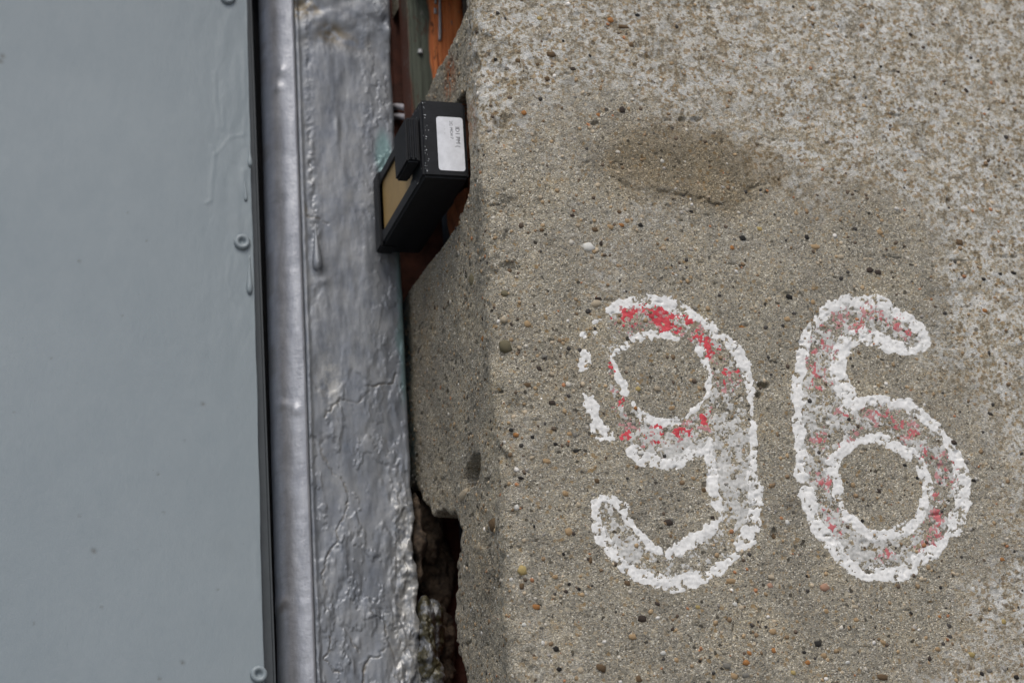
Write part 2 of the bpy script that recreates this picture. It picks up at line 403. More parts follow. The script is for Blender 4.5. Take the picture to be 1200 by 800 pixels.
# broken edge of the concrete in the doorway
brk = np.array([[.34, .022], [.245, .024], [.229, .027], [.222, .036], [.2175, .06], [.2165, .10], [.213, .125], [.204, .130], [.192, .12], [.1795, .10], [.1745, .0345],
                [.117, .0345], [.111, .040], [.1035, .052], [.097, .062], [.0955, .095], [.0965, .125], [.100, .155], [.098, .185], [.094, .30],
                [-.030, .30], [-.033, .190], [-.044, .182], [-.055, .168], [-.062, .158], [-.070, .125], [-.078, .105], [-.0905, .091], [-.101, .098], [-.118, .1085], [-.137, .118],
                [-.150, .117], [-.164, .1135], [-.182, .105], [-.20, .10], [-.26, .10]])[::-1]
yb = np.interp(Z+.0045*fbm(U, Z, .014, 4, 99, .6), brk[:, 0], brk[:, 1]).astype(np.float32)
ybm = .12+.88*np.maximum(sstep(.180, .195, Z), sstep(.116, .106, Z))
yb = yb + ybm*.008*fbm(Z*0+1.3, Z, .016, 4, 101)+ybm*.004*fbm(U, Z, .006, 3, 105)
over = BY-yb
H -= .020*sstep(0, .0035, over) + .0022*sstep(-.007, 0, over)*(1+fbm(U, Z, .008, 3, 108))
keepv = over < .006
keep = keepv[:-1, :-1] & keepv[1:, 1:]
fade = sstep(.43, .415, BX)*sstep(rows[0], rows[0]+.012, Z)*sstep(rows[-1], rows[-1]-.012, Z)
H = H*fade
G = np.stack([BX+nx*H, BY+ny*H, Z], -1)
rust = np.maximum(sstep(.022, .004, np.hypot(BY-.062, Z-.199))*(U < 0), .35*sstep(-.006, .004, over)*(Z > -.05))
rust = np.maximum(rust, .5*sstep(.02, .0, np.hypot(BY-.025, Z-.152))*(U < 0))
teal = sstep(.176, .186, BY+.004*fbm(U, Z, .012, 3, 111))*sstep(-.04, -.01, Z)*sstep(.108, .09, Z)
darken = np.maximum(.75*sstep(-.012, .002, over)*sstep(-.03, -.07, Z), .6*sstep(-.006, .003, over))  # darker along the broken edge, strongest low down
darken = np.maximum(darken, .12*sstep(-.008, -.03, U)*(1+0*Z))  # whole reveal slightly darker
wall_me = grid_mesh('concrete_skin', G, keep, attrs=dict(weather=weather*sstep(.428, .388, BX+.012*wob)*sstep(rows[0], rows[0]+.03, Z+.01*wob)*sstep(rows[-1], rows[-1]-.04, Z+.012*wob), damp=damp*fade, rust=rust, teal=teal, darken=darken))
link('concrete_skin', wall_me, M_CONC, wall)

# rest of the wall, beyond the detailed area
bm = bmesh.new(); z0, z1 = float(rows[0]), float(rows[-1]); xr = float(bx[-1])
def quad(*p): bm.faces.new([bm.verts.new(q) for q in p])
quad((xr, 0, -1.9), (2.2, 0, -1.9), (2.2, 0, 1.6), (xr, 0, 1.6))
for a, b in ((-1.9, z0), (z1, .62)):
    n = 8; arc = [(RAD-RAD*math.cos(t), RAD-RAD*math.sin(t)) for t in np.linspace(0, math.pi/2, n)]
    pts = [(-SPLAY*.196, .205)]+arc+[(xr, 0)]
    for (xa, ya), (xb, yb_) in zip(pts[:-1], pts[1:]): quad((xa, ya, a), (xb, yb_, a), (xb, yb_, b), (xa, ya, b))
quad((-2.4, 0, .62), (xr, 0, .62), (xr, 0, 1.6), (-2.4, 0, 1.6))
quad((-2.4, 0, .62), (-2.4, .25, .62), (xr, .25, .62), (xr, 0, .62))
quad((-2.4, 0, -1.9), (-1.15, 0, -1.9), (-1.15, 0, .62), (-2.4, 0, .62))
quad((-1.15, 0, -1.9), (-1.15, .25, -1.9), (-1.15, .25, .62), (-1.15, 0, .62))
link('wall_surround', bm_mesh('wall_surround', bm), M_CONC, wall)
# core of the wall behind the broken concrete
bm = bmesh.new()
box_bm(bm, (.019, .018, -.03), (.42, .138, .215)); box_bm(bm, (.040, .018, -1.9), (.42, .138, -.031)); box_bm(bm, (.05, .014, .216), (.42, .138, .60)); box_bm(bm, (.034, .139, -1.9), (.42, .30, .60))
link('mortar_bed', bm_mesh('mortar_bed', bm), M_MORTAR, wall)

# bricks bared where the concrete has broken away
def brick_mesh(seed):
    bm = bmesh.new(); bmesh.ops.create_cube(bm, size=1)
    bmesh.ops.subdivide_edges(bm, edges=bm.edges[:], cuts=5, use_grid_fill=True)
    rr = random.Random(seed)
    for v in bm.verts:
        k = sum(abs(abs(c)-.5) < 1e-4 for c in v.co)
        s = 1-.012*(k-1 if k > 1 else 0)*rr.uniform(.6, 2.6)
        v.co = Vector((v.co.x*(1+rr.uniform(-.07, .03)), v.co.y*s+rr.uniform(-.012, .012), v.co.z*s+rr.uniform(-.02, .02)))
    return bm_mesh('brick', bm, False)
bmesh_var = [brick_mesh(k) for k in range(3)]
def add_brick(y0, y1, zc, k, x0=.0125):
    o = link('brick', bmesh_var[k % 3], M_BRICK, wall)
    o.location = (x0+.03, (y0+y1)/2, zc); o.scale = (.06, y1-y0, .062)
k = 0
for zc in (.181, .108, -.110, -.183, -.256):
    for (a, b) in (((.018, .084), (.092, .137)) if k % 2 == 0 else ((.018, .100), (.107, .137))):
        add_brick(a, b, zc, k, .0125 if zc > 0 else .030); k += 1
for zc in (-.110, -.183): add_brick(.142, .205, zc-.03, k, .030); k += 1

# ---- painted numerals, on the very grid of the wall
def numeral(name, label, bounds, zx, white, body, hole, red, seed, worn_bias, fat=0, redk=1, mred=None):
    (x0, z0), (x1, z1) = wall_xz([(bounds[0], bounds[3]), (bounds[2], bounds[1])])
    c0 = max(np.searchsorted(bx[NF:], x0-.012)+NF, NF); c1 = np.searchsorted(bx[NF:], x1+.012)+NF
    r0 = np.searchsorted(rows, z0-.012); r1 = np.searchsorted(rows, z1+.012)
    X = BX[r0:r1, c0:c1].astype(np.float32); Zs = Z[r0:r1, c0:c1]; Hs = H[r0:r1, c0:c1]
    conv = lambda P: wall_xz([zx(*p) for p in P])
    sc = .000245                                          # metres per traced unit
    n4 = fbm(X, Zs, .0075, 5, seed, .72)*1.25; n1 = vnoise(X/.0017, Zs/.0017, seed+5); n0 = fbm(X, Zs, .02, 3, seed+8)
    wx = X+.0016*fbm(X, Zs, .007, 3, seed+11); wz = Zs+.0016*fbm(X, Zs, .007, 3, seed+14)
    cw = np.full(X.shape, -9., np.float32)
    for hw, pts in white:
        d = seg_dist(wx, wz, spline(conv(pts)))
        cw = np.maximum(cw, ((hw-.8+fat)*sc*(1+.6*n0+.35*fbm(X, Zs, .009, 2, seed+51))-d)/.0016)
    chips = sstep(.20, .30, fbm(X, Zs, .0036, 4, seed+21, .7)+.16*n0)
    cw = np.minimum(cw*.85, 1.5) + 1.45*n4+.25*n1-3.0*chips
    P, Q = conv(body), conv(hole)
    ins = np.minimum(sdist(wx, wz, P), -sdist(wx, wz, Q))
    inb = np.clip(ins/.003, -3, 1)
    lowf = n0
    cf = inb-1 + 2.3*fbm(X, Zs, .0042, 5, seed+7, .85)+.5*n1+np.clip(worn_bias(X, Zs, conv)+.5*lowf-.05, -.5, .30)
    cr = np.full(X.shape, -9., np.float32)
    for (a, b, r, s) in red:
        q = conv([(a, b)])[0]; d = np.hypot(wx-q[0], wz-q[1])
        cr = np.maximum(cr, redk*s*(1.15-d/(r*sc)))
    fz = fbm(X, Zs, .0050, 5, seed+31, .72)
    crr = np.minimum(cr*1.3, .72) + 2.2*fz + .35*n1 + .5*vnoise(X/.0012, Zs/.0012, seed+33) - .52 + np.minimum(inb-1, 0)
    cp = np.minimum((cr+.9)*.9, .5) + 1.5*fbm(X, Zs, .006, 5, seed+37, .75)+.3*n1+.7*vnoise(X/.0012, Zs/.0012, seed+38) - .85 + np.minimum(inb-1, 0)
    def coat(nm, c, thick, mat, parent, extra=0, lab=None, sat=.3):
        h = Hs + thick*np.clip(c/sat, -1.2, 1)+extra
        Gp = np.stack([X, -h, Zs], -1)
        kv = c/sat > -1.6
        kc = kv[:-1, :-1] | kv[1:, 1:] | kv[1:, :-1] | kv[:-1, 1:]
        return link(nm, grid_mesh(nm, Gp, kc), mat, parent, lab)
    o = coat(name, cw, .00009, M_WHITE, wall, .00003*fbm(X, Zs, .003, 3, seed+41)+.00003*vnoise(X/.0009, Zs/.005, seed+43), label)
    coat('worn_paint', cf, .00007, M_WORN, o)
    coat('faded_red_paint', cp, .00009, M_PINK, o)
    coat('red_paint', crr, .00012, mred or M_RED, o)
    return X, Zs, cw
z9 = lambda a, b: (660+a/2.052, 320+b/2.052)
z6 = lambda a, b: (900+a/2.05, 320+b/2.05)
W9 = [(15, [(112, 92), (150, 73), (200, 66), (235, 71), (280, 87), (330, 113), (375, 146), (410, 176), (432, 215), (447, 260)]),
      (11, [(447, 260), (452, 310), (455, 360), (460, 410), (460, 468)]),
      (17, [(455, 490), (462, 540), (455, 590), (440, 635), (415, 680)]), (17, [(415, 680), (370, 715), (310, 736), (255, 742)]),
      (15, [(255, 742), (205, 735), (160, 715), (130, 690)]), (15, [(120, 670), (95, 635), (80, 590), (78, 555), (95, 542), (120, 547)]),
      (13, [(120, 547), (145, 570), (165, 605), (195, 640), (228, 664)]), (16, [(258, 670), (300, 650), (340, 625), (372, 598)]),
      (14, [(355, 400), (352, 440), (362, 480), (365, 520), (372, 560), (380, 590)]), (15, [(335, 425), (300, 445), (250, 454), (200, 447), (165, 430)]),
      (10, [(165, 315), (190, 340), (230, 360), (280, 354), (320, 330), (345, 300)]), (12, [(345, 300), (355, 260), (348, 220), (335, 188)]),
      (9, [(172, 156), (200, 150), (235, 148), (275, 156)]), (13, [(122, 186), (150, 180)]), (14, [(118, 200), (127, 235), (143, 268), (148, 285)]),
      (19, [(43, 228), (57, 206)]), (5, [(49, 152), (51, 156)]), (10, [(84, 112), (104, 114)]), (4, [(80, 140), (84, 142)]),
      (21, [(66, 312), (80, 348), (97, 382)]), (9, [(54, 290), (62, 305)]), (9, [(96, 378), (114, 398)])]
B9 = [(110, 85), (200, 60), (330, 105), (430, 210), (460, 360), (462, 560), (410, 690), (255, 750), (120, 690), (75, 560), (110, 540), (180, 620),
      (245, 672), (340, 620), (380, 560), (352, 430), (250, 460), (130, 410), (110, 320), (95, 220), (90, 130)]
H9 = [(180, 155), (275, 155), (335, 190), (352, 260), (330, 325), (250, 362), (180, 330), (140, 270), (125, 200)]
R9 = [(150, 105, 24, 1.), (185, 98, 26, 1.), (230, 103, 26, 1.), (255, 130, 25, 1.), (290, 105, 24, .9), (330, 145, 20, .7), (350, 170, 20, .8), (355, 195, 13, .9),
      (292, 382, 21, 1.1), (335, 355, 15, .9), (352, 335, 11, .9), (230, 385, 20, .75), (190, 385, 18, .8), (160, 385, 14, .6), (228, 405, 11, .9), (135, 310, 13, .5), (105, 215, 12, .3), (400, 240, 12, .3)]
W6 = [(15, [(130, 100), (150, 82), (190, 66), (230, 68), (285, 76)]), (14, [(312, 96), (345, 112), (368, 145), (375, 170), (355, 190)]),
      (20, [(350, 185), (310, 180), (265, 165), (225, 153), (190, 166), (170, 200), (165, 240), (178, 280), (195, 305)]),
      (13, [(125, 107), (98, 145), (85, 190), (78, 250), (72, 310), (72, 370), (80, 430), (82, 490)]),
      (17, [(95, 530), (108, 580), (130, 620), (160, 660), (200, 698)]), (20, [(205, 705), (250, 720), (300, 722), (345, 702)]),
      (17, [(345, 700), (395, 670), (430, 635), (455, 590), (468, 540), (463, 480), (450, 430)]),
      (15, [(450, 430), (420, 385), (385, 355), (345, 330), (300, 315), (255, 310), (210, 318), (185, 330)]),
      (16, [(150, 480), (165, 440), (195, 415), (235, 397), (275, 397), (315, 415)]), (13, [(325, 427), (355, 442), (370, 480), (385, 505), (380, 550), (365, 590)]),
      (11, [(365, 590), (330, 615), (285, 629), (240, 624), (205, 600)]), (10, [(205, 600), (182, 570), (168, 530), (162, 492)])]
B6 = [(120, 105), (190, 55), (290, 70), (370, 120), (385, 175), (350, 195), (270, 175), (215, 165), (185, 210), (200, 295), (300, 305), (400, 360),
      (465, 450), (470, 560), (420, 660), (300, 735), (190, 700), (110, 590), (75, 450), (65, 300), (85, 170)]
H6 = [(155, 480), (200, 420), (280, 400), (350, 440), (385, 510), (365, 590), (290, 630), (200, 600), (160, 540)]
R6 = [(175, 100, 16, .8), (215, 125, 15, .8), (265, 95, 12, .7), (310, 120, 13, .7), (335, 145, 13, .9), (235, 80, 9, .8), (128, 170, 20, .75), (118, 205, 17, .7), (125, 262, 14, .8),
      (150, 130, 15, .8), (185, 345, 13, .9), (210, 370, 11, .9), (265, 350, 14, .7), (310, 370, 17, .75), (345, 385, 13, .6), (380, 430, 13, .6), (430, 470, 15, .8), (437, 500, 11, .7),
      (405, 535, 11, 1.), (410, 578, 11, 1.), (405, 630, 22, .8), (372, 658, 13, 1.), (440, 590, 9, .7), (138, 497, 13, .8), (285, 672, 11, .8), (150, 600, 13, .5), (175, 420, 11, .4), (125, 398, 11, .7)]
def bias9(X, Zs, conv):
    a = conv([(410, 470)])[0]; b = conv([(220, 400)])[0]; c = conv([(120, 620)])[0]
    g = lambda p, s: np.exp(-((X-p[0])**2+(Zs-p[1])**2)/s**2)
    return -.55+1.3*g(a, .045)+.5*g(b, .02)+.8*g(c, .022)
def bias6(X, Zs, conv):
    a = conv([(190, 650)])[0]; b = conv([(330, 130)])[0]
    g = lambda p, s: np.exp(-((X-p[0])**2+(Zs-p[1])**2)/s**2)
    return -.16+.7*g(a, .03)+.2*g(b, .03)
PA = numeral('painted_numeral', 'digit 9 in chipped white outline with red remains at its top', (675, 335, 900, 700), z9, W9, B9, H9, R9, 200, bias9, .8, .9)
PB = numeral('painted_numeral', 'digit 6 in thick white outline over faded pink remains', (920, 335, 1145, 690), z6, W6, B6, H6, R6, 300, bias6, 2.2, .55, M_RED2)
def painted(x, z):
    for X, Zs, c in (PA, PB):
        i = int(round((z-Zs[0, 0])/STEP)); j = int(round((x-X[0, 0])/STEP))
        if 0 <= i < X.shape[0] and 0 <= j < X.shape[1] and c[i, j] > -.5: return True
    return False

# ---- sand and pebbles bedded in the concrete
def ico(sub):
    bm = bmesh.new(); bmesh.ops.create_icosphere(bm, subdivisions=sub, radius=1)
    V = np.array([v.co[:] for v in bm.verts]); F = np.array([[v.index for v in f.verts] for f in bm.faces]); bm.free(); return V, F
IV, IF = ico(1)
cols = np.array([(.05, .045, .04), (.11, .08, .055), (.22, .15, .085), (.34, .245, .14), (.40, .33, .235), (.46, .43, .37), (.30, .28, .25), (.36, .17, .08), (.62, .6, .56), (.27, .25, .21)])
pr = np.array([.06, .07, .12, .18, .17, .13, .13, .03, .06, .05])
pr2 = np.array([.09, .12, .17, .23, .17, .07, .05, .05, .03, .02])
VV, FF, CC = [], [], []; off = 0; cnt = 0
def wall_height_at(col_, row_): return G[row_, col_]
while cnt < 4900:
    j = int(RNG.integers(4, U.shape[1]-30)) if RNG.random() < .86 else int(RNG.integers(4, NF))
    i = int(RNG.integers(20, U.shape[0]-20))
    if over[i, j] > -.006: continue
    x, y, z = G[i, j]
    w = weather[i, j]
    if w > .5 and RNG.random() < .45: continue
    if j >= NF and painted(x, z): continue
    r = .00042*(1+RNG.pareto(2.9)) if cnt > 1700 else RNG.uniform(.0008, .0017); r = min(r, .0019)
    c = cols[RNG.choice(len(cols), p=pr if cnt > 1700 else pr2)]*RNG.uniform(.75, 1.2)
    s = r*RNG.uniform(.7, 1.25, 3)
    A = np.linalg.qr(RNG.normal(size=(3, 3)))[0]
    P = (IV*(1+RNG.uniform(-.16, .16, (len(IV), 1)))*s) @ A.T
    n = np.array([nx[j], ny[j], 0])
    pn = P @ n; P = P - np.outer(pn*.62, n)          # flattened against the face
    P = P + np.array([x, y, z]) - n*r*.02
    VV.append(P); FF.append(IF+off); CC.append(np.tile([*c, 1], (len(IV), 1))); off += len(IV); cnt += 1
sand = raw_mesh('coarse_sand', np.vstack(VV), np.vstack(FF), True, None, np.vstack(CC))
link('coarse_sand', sand, M_GRAIN, wall, kind='stuff')

PC = {'k': (.028, .026, .024), 'd': (.055, .042, .034), 'b': (.135, .09, .05), 't': (.37, .26, .145), 'l': (.44, .37, .27), 'o': (.36, .17, .06), 's': (.42, .255, .175),
      'w': (.62, .61, .57), 'g': (.20, .19, .165), 'y': (.40, .31, .13), 'n': (.165, .145, .09)}
PM = {k: pebble_material(n, PC[k]) for k, n in dict(k='black', d='dark', b='brown', t='tan', l='buff', o='orange', s='salmon', w='white', g='grey', y='yellow', n='olive').items()}
peb_me = {}
def pebble_mesh(c, var):
    if (c, var) not in peb_me:
        rr = np.random.default_rng(var*7+3)
        ph = rr.uniform(0, 6, 6); d = IV/np.linalg.norm(IV, axis=1)[:, None]
        rad = 1+.13*np.sin(d[:, 0]*3+ph[0])+.11*np.sin(d[:, 2]*3.3+ph[1])+.09*np.sin(d[:, 1]*4+ph[2])
        me = raw_mesh('pebble', d*rad[:, None], IF); me.materials.append(PM[c]); peb_me[(c, var)] = me
    return peb_me[(c, var)]
PEB = """671 252 3.4 d;750 264 4 k;697 269 4.4 b;704 286 3.6 d 1.7;690 289 8.5 w;635 269 3.4 b;591 344 5.2 n;698 356 6.8 l .75;701 350 4 d .6;618 379 5.6 t;599 380 3 d 2.2;588 405 9.5 n 1.4;
726 248 3.5 b;735 259 4.4 t;728 264 3.6 o;715 266 4.4 t;753 254 3.6 l 1.4;587 374 5 l;870 279 5.2 k;946 277 4.2 k;925 348 5 k;869 382 5 o .7;922 374 5 t;952 354 4 t 1.4;955 289 6 t .7;
810 248 3 k;890 268 4.6 y .8;858 290 3.6 o;1019 316 5.6 d .8;1028 319 5.4 d .85;1124 284 6.5 b 1.1;1112 243 3 d;984 301 5 l .8;1031 272 5 t;1174 287 3 b;1152 327 3.6 k;1188 320 4 k .8;1172 321 3 k;1154 364 4 o;
638 418 4.6 g;638 418 3.8 d;632 432 4 d 1.5;618 451 5 b;647 472 5 d;624 512 3 k;651 520 3.4 k;675 528 4 k;611 559 2.8 k .4;667 508 4 t;674 509 4 g;662 578 5 t;647 438 3.4 l;641 540 5 t;678 591 4 l;
602 595 3.6 w;699 563 4.2 b;585 503 3 k;605 509 3.6 o;666 623 6.2 t;692 656 4 b 1.8;612 668 7 y 1.15;627 711 5.2 o;598 687 4 b 1.7;650 676 4 t;651 760 4.6 k;655 784 4 k;663 693 3.2 d;667 684 2.6 k;678 690 3 k;622 744 3.6 b;
636 753 3.4 w;600 732 3 w;680 785 5 l;704 782 6.8 b;625 617 3 k;660 649 2.8 k;753 725 6.2 d;770 707 3.6 d;857 681 6.4 t .75;904 676 4.6 l .8;902 686 4.6 s 1.2;861 708 3.4 w 1.3;868 712 4.2 l;741 746 5.2 t .75;777 765 4 w;
875 776 5 o .7;878 765 3.6 o;905 740 5 t;906 762 3.8 o 1.6;792 773 4 t;851 780 5 g;874 791 5 g;860 792 5 t;958 754 5 k 1.2;942 764 3 k;946 776 4 o;929 788 4 y;946 674 3 k;735 683 4.4 b;818 711 3.6 y;820 774 2.6 k;788 737 2.8 d;749 795 5 b;
966 688 7 s;968 716 4.2 t;1122 673 3.4 l;1068 718 3 k;1176 728 4.6 y;1002 711 4 l .7;1003 726 4 t;965 768 4.6 t;1090 771 3.6 d 1.3;1138 767 4.6 y;1114 789 3.2 w 1.5;1151 789 3.6 k 1.3;1191 793 4 k;1033 793 7 b .7;1035 752 4 t;1099 760 4 t;1128 757 3.2 l;
993 776 3.2 w;1160 785 4 g;1102 688 2.8 k;1101 722 2.8 o;646 64 6 b;729 129 5.4 d;701 135 4 o;747 18 3.6 k;715 24 5 o;671 81 4.2 d;614 132 4.2 o;660 48 2.4 k;691 66 2.6 k;630 75 3.2 b;641 92 4.4 b;582 68 3 k;
731 32 5.4 b .5;607 71 4 b;740 53 4.4 b;632 22 4 y;930 8 3 k;1132 106 4 d;1053 84 3.2 d;1001 90 3 k;1032 78 2.6 k;1067 40 3 d;783 612 6.4 d;785 609 4 g;826 573 4 b;835 606 3 d;908 626 4.4 b 1.6;672 625 3 d;690 655 3 d;745 478 3 o;
812 560 3.4 t;770 455 4.6 l;787 478 4.4 t;748 455 4 y;1030 575 4 d;1060 545 3 k;1075 560 2.8 k;1010 610 3 k;1141 563 3 k;1118 518 4.6 d .8;923 611 4 w 1.3;751 530 4 w;660 690 3 l;1175 655 3.6 o;1140 690 4 w 1.4;1175 568 3.2 w 1.6"""
for q in PEB.replace('\n', '').split(';'):
    f = q.split(); px, py, r, c = float(f[0]), float(f[1]), float(f[2])*.00050, f[3]; asp = float(f[4]) if len(f) > 4 else random.uniform(.85, 1.15)
    p = at(px, py)
    if p[0] < RAD: p = np.array([max(p[0], .006), .002, p[2]])
    j = min(max(int(np.searchsorted(bx[NF:], p[0]))+NF, 0), U.shape[1]-2); i = int((p[2]-rows[0])/STEP)
    if not 0 <= i < U.shape[0]: continue
    o = link('pebble', pebble_mesh(c, random.randrange(4)), None, wall)
    g = math.sqrt(asp); yy = float(-H[i, j])
    o.location = (p[0], yy+r*.22, p[2]); o.scale = (r/g*1.05, r*.62, r*g); o.rotation_euler = (random.uniform(-.2, .2), random.uniform(-.35, .35), random.uniform(-.2, .2))
for px, py, ry_, rz_, c in [(551, 328, .0045, .0062, 'n'), (497, 347, .004, .003, 'g'), (566, 397, .004, .0028, 'o'), (542, 580, .009, .0042, 'l'), (566, 425, .003, .002, 'd'), (521, 388, .004, .002, 'k'),
                            (539, 400, .003, .0018, 'd'), (560, 480, .003, .002, 'w'), (530, 489, .004, .0026, 'l'), (521, 505, .003, .0024, 'b'), (578, 615, .006, .006, 'b'), (562, 640, .005, .004, 'l'), (575, 503, .003, .002, 'd'), (558, 690, .003, .0022, 'l')]:
    p = at_reveal(px, py); o = link('pebble', pebble_mesh(c, random.randrange(4)), None, wall)
    j = int(np.argmin(np.abs(by[:NR]-p[1]))); i = int((p[2]-rows[0])/STEP)
    o.location = (float(G[i, j, 0])+.0008, p[1], p[2]); o.scale = (min(ry_, rz_)*.55, ry_, rz_)

# ------------------------------------------------------------------ painted steel door frame
frame = thing('door_frame', 'silver painted steel door frame with lumpy peeling paint and a rounded bead', 'door frame')
YF = .17
zs = np.arange(-.30, .345, .0007); XL, XR = -.0785, -.0118
xs = np.concatenate([np.arange(XL, XR-.002, .0006)])
NXF = len(xs)
prof_x = np.concatenate([[XL-.0004, XL-.0002], xs, [XR-.0012, XR-.0004, XR, XR, XR]])
prof_y = np.concatenate([[YF+.012, YF+.0012], np.full(NXF, YF), [YF+.0003, YF+.0012, YF+.003, YF+.012, YF+.05]])
FX, FZ = np.meshgrid(prof_x, zs)
fpt = lambda P: np.array([at(a, b, YF)[[0, 2]] for a, b in P])
h = .0016*fbm(FX*2.2, FZ, .06, 3, 401)+.0009*fbm(FX*1.5, FZ*.5, .022, 4, 405, .5)+.00010*fbm(FX, FZ, .004, 3, 409)
band = np.exp(-((FX+.0708)/.0032)**2)*sstep(.02, .16, FZ)
h += band*.0006*fbm(FX, FZ, .0030, 3, 413)
topm = sstep(.262, .285, FZ)
h += topm*(.0075*fbm(FX, FZ, .034, 4, 417, .42)+.0015)
low = sstep(-.02, -.07, FZ)*sstep(-.034, -.018, FX+.006*fbm(FX, FZ, .03, 3, 420))
flk = fbm(FX*1.4, FZ*.7, .011, 4, 421)
h += low*(.0012*np.tanh(6*flk)+.0009*fbm(FX, FZ, .005, 3, 425))
flk2 = fbm(FX*1.2, FZ*.6, .03, 5, 431, .6)
h += .00045*np.tanh(18*(flk2-.12))*sstep(.08, .0, FZ)
h += .0003*np.tanh(14*(fbm(FX*1.2, FZ*.5, .04, 5, 437, .6)+.1))
crackd = np.zeros_like(FX)
h += 0.00026*np.tanh(32*(fbm(FX*1.3, FZ*.75, .013, 5, 439, .66)-.17))*np.maximum(sstep(.06, -.04, FZ), sstep(-.045, -.02, FX)*.8)
for P in [[(379, 490), (388, 478), (398, 467), (409, 470), (418, 474), (424, 467), (432, 458)], [(430, 449), (443, 451), (452, 447), (461, 447), (467, 437)],
          [(407, 583), (405, 597), (396, 620), (393, 634), (381, 656), (380, 682), (385, 699)], [(402, 696), (406, 707), (430, 710), (441, 722), (450, 727), (454, 750), (464, 773), (470, 790)],
          [(392, 722), (402, 736), (410, 741), (415, 752), (421, 764)], [(427, 800), (427, 781), (434, 770), (446, 767), (450, 758)], [(374, 520), (380, 530), (385, 545), (392, 556)],
          [(433, 480), (436, 492), (447, 500), (455, 515)], [(386, 745), (388, 762), (380, 772), (396, 785)], [(358, 253), (372, 256), (384, 262)], [(400, 560), (410, 575), (406, 590)]]:
    Q = fpt(P); jx = FX+.0032*fbm(FX, FZ, .008, 5, 441, .65); jz = FZ+.0032*fbm(FX, FZ, .008, 5, 445, .65)
    d = seg_dist(jx, jz, Q); d2 = seg_dist(jx, jz, Q+np.array([-.0012, .0012]))
    vv = np.clip(.65+1.1*fbm(FX, FZ, .018, 3, 447), 0, 1); h += vv*(-.0008*np.exp(-(d/.00055)**2)+.0002*np.exp(-(d2/.0016)**2)); crackd = np.maximum(crackd, vv*np.exp(-(d/.00055)**2))
def blob(px, py, w, hh, a):
    p = at(px, py, YF); return a*np.exp(-((FX-p[0])/w)**2-((FZ-p[2])/hh)**2)
h += blob(372, 312, .0028, .006, .0026)+blob(371, 296, .0024, .012, .0012)+blob(378, 330, .004, .003, .0010)+blob(395, 150, .002, .008, .001)+blob(430, 300, .004, .02, .0008)
st_line = seg_dist(FX, FZ, fpt([(362, 150), (366, 220), (369, 270), (372, 310)]))
h += .0012*np.exp(-(st_line/.0022)**2)*fbm(FX, FZ, .004, 2, 451)
lip = np.exp(-((FX-XL-.0015)/.0014)**2); h += .0009*lip
FY = np.broadcast_to(prof_y, FX.shape)-np.where(np.broadcast_to(np.arange(len(prof_x)) < NXF+4, FX.shape), h, 0)
edge_x = np.zeros_like(FX); edge_x[:, NXF+2:] = (.0006*fbm(FZ, FZ*0, .02, 3, 455)+low.max(axis=1)[:, None]*.0022*fbm(FZ, FZ*0+2, .009, 3, 457))[:, NXF+2:]
teal_f = np.maximum(sstep(.010, .004, np.hypot((FX-at(449, 182, YF)[0])*1.3, (FZ-at(449, 182, YF)[2])*.42)), sstep(-.018, -.014, FX+.003*fbm(FX, FZ, .02, 3, 461))*sstep(.01, .03, FZ)*sstep(.135, .12, FZ)*.8)
pale = np.clip(low*.9+sstep(.012, .0, np.abs(FX-at(385, 440, YF)[0]))*sstep(.03, .0, np.abs(FZ-.03))*.8, 0, 1)
stain_shade = topm*sstep(.0002, -.0022, h-.0006)+.8*sstep(.002, .0, np.abs(FX-XL-.003))*sstep(.006, 0., np.abs(FZ-at(356, 245, YF)[2]))
stain_shade = np.maximum(stain_shade, .75*crackd)
link('face_plate', grid_mesh('face_plate', np.stack([FX+edge_x, FY, FZ], -1), None, attrs=dict(teal=teal_f, pale=pale, stain_shade=stain_shade)), M_SILVER, frame)
bm = bmesh.new(); box_bm(bm, (XL+.002, YF+.006, -1.9), (XR-.001, YF+.06, -.299)); box_bm(bm, (XL+.002, YF+.006, .344), (XR-.001, YF+.06, .61)); box_bm(bm, (XL+.004, YF+.02, -.299), (XR-.004, YF+.06, .344))
link('frame_core', bm_mesh('frame_core', bm), M_SILVER, frame)
# rounded bead along the left side of the frame
bz = np.arange(-.30, .345, .001); XB0 = -.0986
tt = np.linspace(0, 1, 26)
pbx = XB0+(XL-.0009-XB0)*(1-np.cos(tt*math.pi*.5*1.0)**1.0)
a = -.30*math.pi+tt*math.pi*.80
bwid = XL-.0008-XB0
pbx = XB0+bwid*(1-np.cos(a)); pby = (YF+.0225)-.0235*np.sin(a)
pbx = np.concatenate([[pbx[0]+.006, pbx[0]+.001], pbx, [XL-.0007]]); pby = np.concatenate([[YF+.06, YF+.035], pby, [YF+.012]])
QX, QZ = np.meshgrid(pbx, bz); QY = np.broadcast_to(pby, QX.shape).copy()
bh = .0006*fbm(QX*1.5, QZ*.7, .02, 4, 501)+.0003*fbm(QX, QZ, .006, 3, 505)
for px, py in [(331, 82), (327, 100), (333, 470), (347, 480), (336, 700), (330, 705)]:
    p = at(px, py, YF); bh += .0014*np.exp(-((QX-p[0])/.0025)**2-((QZ-p[2])/.004)**2)
inner = np.zeros(QX.shape[1]); inner[3:-3] = 1
QY -= bh*inner; QX = QX-bh*.5*inner
bead_stain_shade = np.maximum(sstep(.0055, .001, QX-XB0)*sstep(-.3, .2, fbm(QX, QZ, .03, 4, 511))*.8, .5*sstep(.013, .002, QX-XB0+.003*fbm(QX, QZ, .02, 4, 513)))  # patchy dirt, plus occlusion shade painted into the left of the bead
link('bead', grid_mesh('bead', np.stack([QX, QY, QZ], -1), None, attrs=dict(stain_shade=bead_stain_shade)), M_BEAD, frame)
